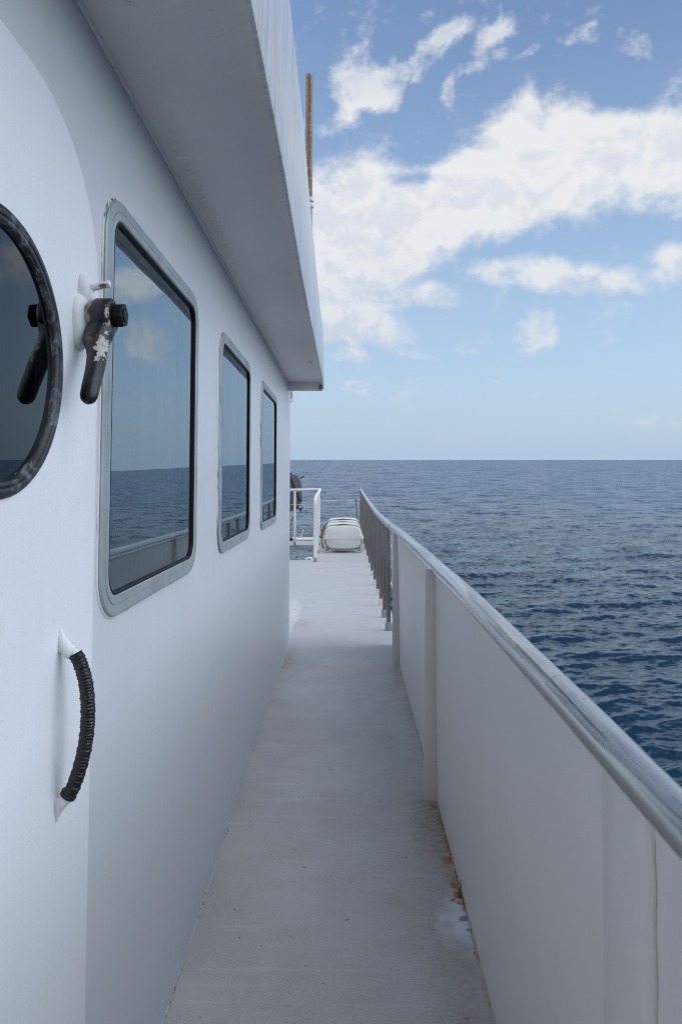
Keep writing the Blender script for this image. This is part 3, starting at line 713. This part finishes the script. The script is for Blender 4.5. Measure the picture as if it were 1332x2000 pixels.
for y in post_y:
    x = xb(y); z = zd(y); top = zr(y) - .02
    a = MB(); a.box((x - .023, y - .012, z + .05), (x + .023, y + .012, top))
    po = mk('post', a, M_POST, hr, bevel=.007)
    s_ = MB(); s_.box((x - .036, y - .03, z - .02), (x + .036, y + .03, z + .085)); mk('foot_block', s_, M_COAM if y < 8 else M_BULW, po, bevel=.006)
for zf in (.42, .78):        # thin lines on the outboard side of the posts
    ln_ = MB(); yl = np.arange(6.7, 18.6, .25)
    ln_.tube([(xb(y) + .045 + .006 * math.sin(y * 4), y, zd(y) + zf * (zr(y) - zd(y)) - .015 * abs(math.sin(y * 3.4))) for y in yl], .0055, 8)
    mk('side_line', ln_, M_ROPE, hr)

# ------------------------------------------------------------------ white guard rail round the ladder gap
gr = thing('guard_rail', (-.55, 13.1, zd(13.1)), 'white tubular guard rail around the gap in the deck beyond the deckhouse', 'railing')
g = MB()
crn = [(-.546, 13.08, 1.14), (-.546, 13.085, 1.185), (-.545, 13.11, 1.225), (-.545, 13.16, 1.25), (-.545, 13.25, 1.262), (-.545, 14.3, 1.315), (-.545, 15.60, 1.378), (-.550, 15.70, 1.381), (-.575, 15.76, 1.382), (-.62, 15.78, 1.382), (-1.2, 15.78, 1.372), (-2.3, 15.78, 1.37)]
g.tube(crn, [.034] * 7 + [.032] * 5, 16); mk('top_rail', g, M_WHITE, gr, smooth=60)
for (x, y, r_, zt) in ((-.546, 13.08, .034, 1.15), (-.545, 14.3, .024, 1.31), (-.575, 15.72, .026, 1.375), (-1.135, 15.78, .030, 1.37), (-2.2, 15.78, .030, 1.37)):
    a = MB(); a.cyl((x, y, zd(y) + .05), (x, y, zt), r_, 18); po = mk('post', a, M_WHITE, gr)
    b_ = MB(); b_.cyl((x, y, zd(y) - .01), (x, y, zd(y) + .085), r_ + .006, 18); mk('sleeve', b_, M_GALV, po)
for z in (.52, .92):
    a = MB(); a.tube([(-.575 - t, 15.78, zd(15.8) + z + .012 * math.sin(t * 2)) for t in np.arange(0, 1.8, .1)], .0075, 8); mk('line', a, M_ROPE, gr)
ho = MB(); ho.tube([(-.60, 13.33, .03), (-.64, 13.34, .075), (-.69, 13.34, .085), (-.73, 13.34, .06), (-.745, 13.34, .0), (-.745, 13.34, -.15)], .024, 14)
tag(mk('ladder_hook', ho, M_WHITE, smooth=60, base=(-.62, 13.34, .03)), 'white curved pipe end bending over the deck edge beside the near guard rail post', 'pipe')

# ------------------------------------------------------------------ far platform details
cm = MB(); cm.box((-3.6, 17.75, zd(17.7) - .115), (-.21, 17.83, zd(17.7) + .10))
tag(mk('coaming', cm, M_COAM, bevel=.006), 'low grey coaming along the far edge of the platform', 'coaming')
st_ = MB(); st_.box((-3.3, 16.9, zd(16.9) + .004), (-.72, 17.6, zd(16.9) + .035))
tag(mk('raised_hatch', st_, M_WHITE, bevel=.01, base=(-2, 17.2, zd(17))), 'low white hatch cover on the far platform behind the guard rail', 'hatch')
pst = MB(); pst.tube([(-1.10, 17.45, zd(17.4) + .035), (-1.085, 17.45, zd(17.4) + .09), (-1.03, 17.45, zd(17.4) + .22)], .016, 10)
pst.box((-1.16, 17.41, zd(17.4) + .035), (-1.06, 17.49, zd(17.4) + .06))
tag(mk('bent_stub', pst, m_weld('rusty_white_stub', (.72, .70, .66), 1.3), base=(-1.1, 17.45, zd(17.4))), 'small leaning white stub with a rusty foot at the platform edge', 'stub')
cl_ = MB(); blob(cl_, (-1.30, 16.75, zd(16.8) + .05), (.045, .05, .045)); cl_.tube([(-1.36, 16.75, zd(16.8)), (-1.30, 16.75, zd(16.8) + .09), (-1.22, 16.75, zd(16.8) + .02)], .018, 8)
tag(mk('cleat', cl_, M_BLACK, smooth=60, base=(-1.3, 16.75, zd(16.8))), 'small black cleat on the platform close to the deckhouse corner', 'cleat')

gc = thing('equipment_cabinet', (-1.6, 19.0, .15), 'dark grey angular steel cabinet on a stand beyond the guard rail', 'cabinet')
b_ = MB(); pol = [(-2.10, 1.70), (-1.55, 1.775), (-1.30, 1.745), (-1.20, 1.50), (-1.20, 1.05), (-1.36, .77), (-1.5, .74), (-2.1, .74)]
b_.loft([[(x, 19.0, z) for x, z in pol], [(x + .03, 19.35, z) for x, z in pol]])
cb = mk('body', b_, M_GREY, gc, bevel=.008)
a = MB(); a.box((-1.198, 19.04, 1.06), (-1.150, 19.32, 1.50)); mk('side_panel', a, m_simple('pale_grey_panel', (.30, .36, .38), .5), gc, bevel=.006)
a = MB(); a.tube([(-1.53, 18.985, 1.765), (-1.50, 18.985, 1.70), (-1.30, 18.985, 1.24), (-1.22, 18.985, 1.06), (-1.17, 18.985, 1.02)], .022, 8); mk('rubber_seal', a, M_BLACK, gc)
a = MB(); a.tube([(-1.21, 19.0, 1.66), (-1.15, 19.0, 1.70), (-1.10, 19.0, 1.71)], .018, 8); mk('latch', a, M_BLACK, gc); a = MB(); a.box((-1.56, 19.05, 1.765), (-1.46, 19.2, 1.81)); mk('cap_bracket', a, M_BLACK, gc)
a = MB(); a.tube([(-1.34, 18.97, .92), (-1.26, 18.97, .83), (-1.20, 18.97, .80)], .022, 8); a.tube([(-1.22, 18.97, .74), (-1.15, 18.97, .87)], .018, 8); mk('handle', a, M_BLACK, gc)
a = MB(); a.tube([(-1.33, 19.1, .78), (-1.48, 19.1, .40)], .014, 8); a.cyl((-1.75, 19.15, .0), (-1.75, 19.15, .76), .06, 14); a.cyl((-1.48, 19.1, .40), (-1.75, 19.15, .22), .014, 8)
a.box((-1.95, 17.83, -.05), (-1.55, 19.3, .02)); mk('stand', a, M_GREY, gc)

# ------------------------------------------------------------------ stern lines and slanting stanchion
sl = MB(); sl.tube([(.306, 17.8, 1.138), (.335, 17.8, .80), (.385, 17.8, zd(17.8))], [.019, .019, .021], 12)
tag(mk('stanchion', sl, M_POST, base=(.385, 17.8, zd(17.8))), 'thin slanting steel stanchion behind the life rafts', 'post')
rp = MB(); rp.tube([(x, 17.75 - 1.9 * max(0, (-.2 - x) / .35), 1.115 - .03 * math.sin(PI * (x + .55) / .86)) for x in np.linspace(-.55, .31, 14)], .0085, 8)
tag(mk('lifeline', rp, M_ROPE, base=(-.55, 15.85, 1.1)), 'upper off white rope strung from the white guard rail to the slanting stanchion', 'rope', None)
rp = MB(); rp.tube([(x, 17.8, 1.12 + .02 * math.sin(PI * (x - .31) / .14) * -1) for x in np.linspace(.312, .45, 5)], .0085, 8)
tag(mk('lifeline', rp, M_ROPE, base=(.31, 17.8, 1.1)), 'short white rope tying the slanting stanchion to the stainless posts', 'rope', None)
rp = MB(); rp.tube([(x, 17.75 - 1.9 * max(0, (-.2 - x) / .35), .60 - .02 * math.sin(PI * (x + .55) / .9)) for x in np.linspace(-.55, .35, 14)], .0085, 8)
tag(mk('lifeline', rp, M_ROPE, base=(-.55, 15.85, .6)), 'lower off white rope passing just above the rear life raft', 'rope', None)

# ------------------------------------------------------------------ life rafts
def raft(y0, L, label, clabel):
    zb = zd(y0 + L/2)
    t = thing('life_raft', (-.02, y0 + L/2, zb), label, 'life raft', 'white life raft canisters on the far deck')
    # section half outlines, (x, z) above the deck
    up = [(.418, .325), (.412, .37), (.400, .43), (.378, .490), (.335, .535), (.275, .560), (.14, .570), (0, .573)]
    lo = [(.392, .30), (.388, .23), (.370, .155), (.325, .100), (.26, .072), (.14, .062), (0, .060)]
    def sect(h, sx, sz, z0): 
        pts = [(x * sx, z0 + (z - z0) * sz) for x, z in h]
        return [(-x, z) for x, z in pts[::1]][:-1] + [(x, z) for x, z in pts[::-1]]
    def shell(h, z0):
        mb = MB(); ks = [(0, .86, .84), (.012, .90, .89), (.035, .945, .94), (.07, .975, .975), (.12, 1, 1), (L/2, 1.0, 1.0), (L-.12, 1, 1), (L-.07, .975, .975), (L-.035, .945, .94), (L-.012, .90, .89), (L, .86, .84)]
        mb.loft([[(-.02 + x, y0 + yo, zb + z) for x, z in sect(h, sx, sz, z0)] for yo, sx, sz in ks]); return mb
    mk('upper_shell', shell(up, .32), M_RAFT, t, smooth=50); mk('lower_shell', shell(lo, .31), M_RAFT, t, smooth=50)
    fl = MB(); fl.loft([[(-.02 + x, y0 + y, zb + z) for x, y in [(-.432, .05), (-.39, -.012), (.39, -.012), (.432, .05), (.432, L-.05), (.39, L+.012), (-.39, L+.012), (-.432, L-.05)]] for z in (.272, .276, .338, .342)])
    mk('flange', fl, M_RAFT, t, bevel=.006)
    for ys in (.07, L - .2):
        s = MB(); rings = []
        full = [(-x, z) for x, z in lo[::-1]][1:-0 or None] + [(-.437, .30), (-.437, .335)] + [(-x, z) for x, z in up] + [(x, z) for x, z in up[::-1]][1:] + [(.437, .335), (.437, .30)] + lo[:-1]
        n = len(full)
        for i, (x, z) in enumerate(full):
            wv = .018 + (.014 * math.exp(-((x) / .16) ** 2) if z > .4 else 0); yo = y0 + ys + .008 * math.sin(i * 1.7); e = 1.012
            off = .006 + (.012 * math.exp(-((x) / .12) ** 2) if z > .5 else 0)
            zc = .3; nx, nz_ = x, z - zc; l = math.hypot(nx, nz_) or 1
            o_ = (x + nx / l * off, z + nz_ / l * off)
            rings.append([(-.02 + x, yo - wv, zb + z), (-.02 + o_[0], yo - wv, zb + o_[1]), (-.02 + o_[0], yo + wv, zb + o_[1]), (-.02 + x, yo + wv, zb + z)])
        s.loft(rings); mk('strap', s, M_STRAP, t)
    s = MB(); s.tube([(-.445, y0 + .06, zb + .44), (-.475, y0 + .08, zb + .38), (-.468, y0 + .1, zb + .2), (-.43, y0 + .08, zb + .07)], .016, 8)
    s.tube([(-.40, y0 + .02, zb + .50), (-.455, y0 + .02, zb + .42), (-.46, y0 + .02, zb + .26), (-.455, y0 + .02, zb + .10)], .010, 8); mk('lashing', s, M_STRAP, t)
    s = MB(); s.tube([(-.46, y0 + .12, zb + .345), (-.50, y0 + .12, zb + .335), (-.545, y0 + .12, zb + .352)], .017, 8); rl = mk('release_strap', s, M_YEL, t)
    s = MB(); s.tube([(-.46, y0 + .12, zb + .318), (-.50, y0 + .12, zb + .308), (-.548, y0 + .12, zb + .325)], .013, 8); mk('black_edge', s, M_BLACK, rl)
    # cradle stands on the deck and carries the raft
    c = thing('raft_cradle', (-.02, y0 + L/2, zb), clabel, 'cradle', 'bent white cradles under the life rafts')
    for yy_ in (y0 + .06, y0 + L - .1):
        a = MB()
        for sx in (-1, 1):
            pth = [(-.02 + sx * x, yy_, zb + z) for x, z in [(.445, .20), (.440, .11), (.425, .055), (.38, .030), (.345, .006), (.315, .006), (.29, .030), (.25, .045), (.235, .055)]]
            a.tube(pth, .007, 8)
            a.box((-.02 + sx * .33 - .05, yy_ - .04, zb), (-.02 + sx * .33 + .05, yy_ + .04, zb + .006))
        a.box((-.27, yy_ - .015, zb + .040), (.23, yy_ + .015, zb + .052))
        mk('end_frame', a, M_GALV if False else M_WHITE, c)
    for sx in (-1, 1):
        a = MB(); a.box((-.02 + sx * .36 - .012, y0 + .02, zb + .03), (-.02 + sx * .36 + .012, y0 + L - .06, zb + .055)); mk('side_bar', a, M_COAM, c)
raft(14.40, 1.25, 'nearer white life raft canister lashed with brown straps in front of the other', 'bent white cradle under the nearer life raft')
raft(15.95, 1.25, 'rear white life raft canister half hidden behind the nearer one', 'bent white cradle under the rear life raft')

# ------------------------------------------------------------------ pole on the roof
pl_ = thing('roof_pole', (-.262, 5.0, 3.0), 'upright brown weathered pole rising above the roof edge', 'pole')
a = MB(); a.cyl((-.262, 5, 3.66), (-.262, 5, 4.62), .0265, 24); mk('pole', a, M_WOOD, pl_)
a = MB(); a.cyl((-.254, 5, 2.99), (-.254, 5, 3.70), .019, 18); mk('socket', a, M_POST, pl_)
for z in (3.60, 3.645):
    a = MB(); a.cyl((-.256, 5, z), (-.256, 5, z + .03), .030, 20); mk('clamp', a, M_WHITE, pl_, bevel=.003)

# ------------------------------------------------------------------ tilt everything aboard with the ship
for o in ABOARD:
    o.matrix_basis = SHIP @ o.matrix_basis
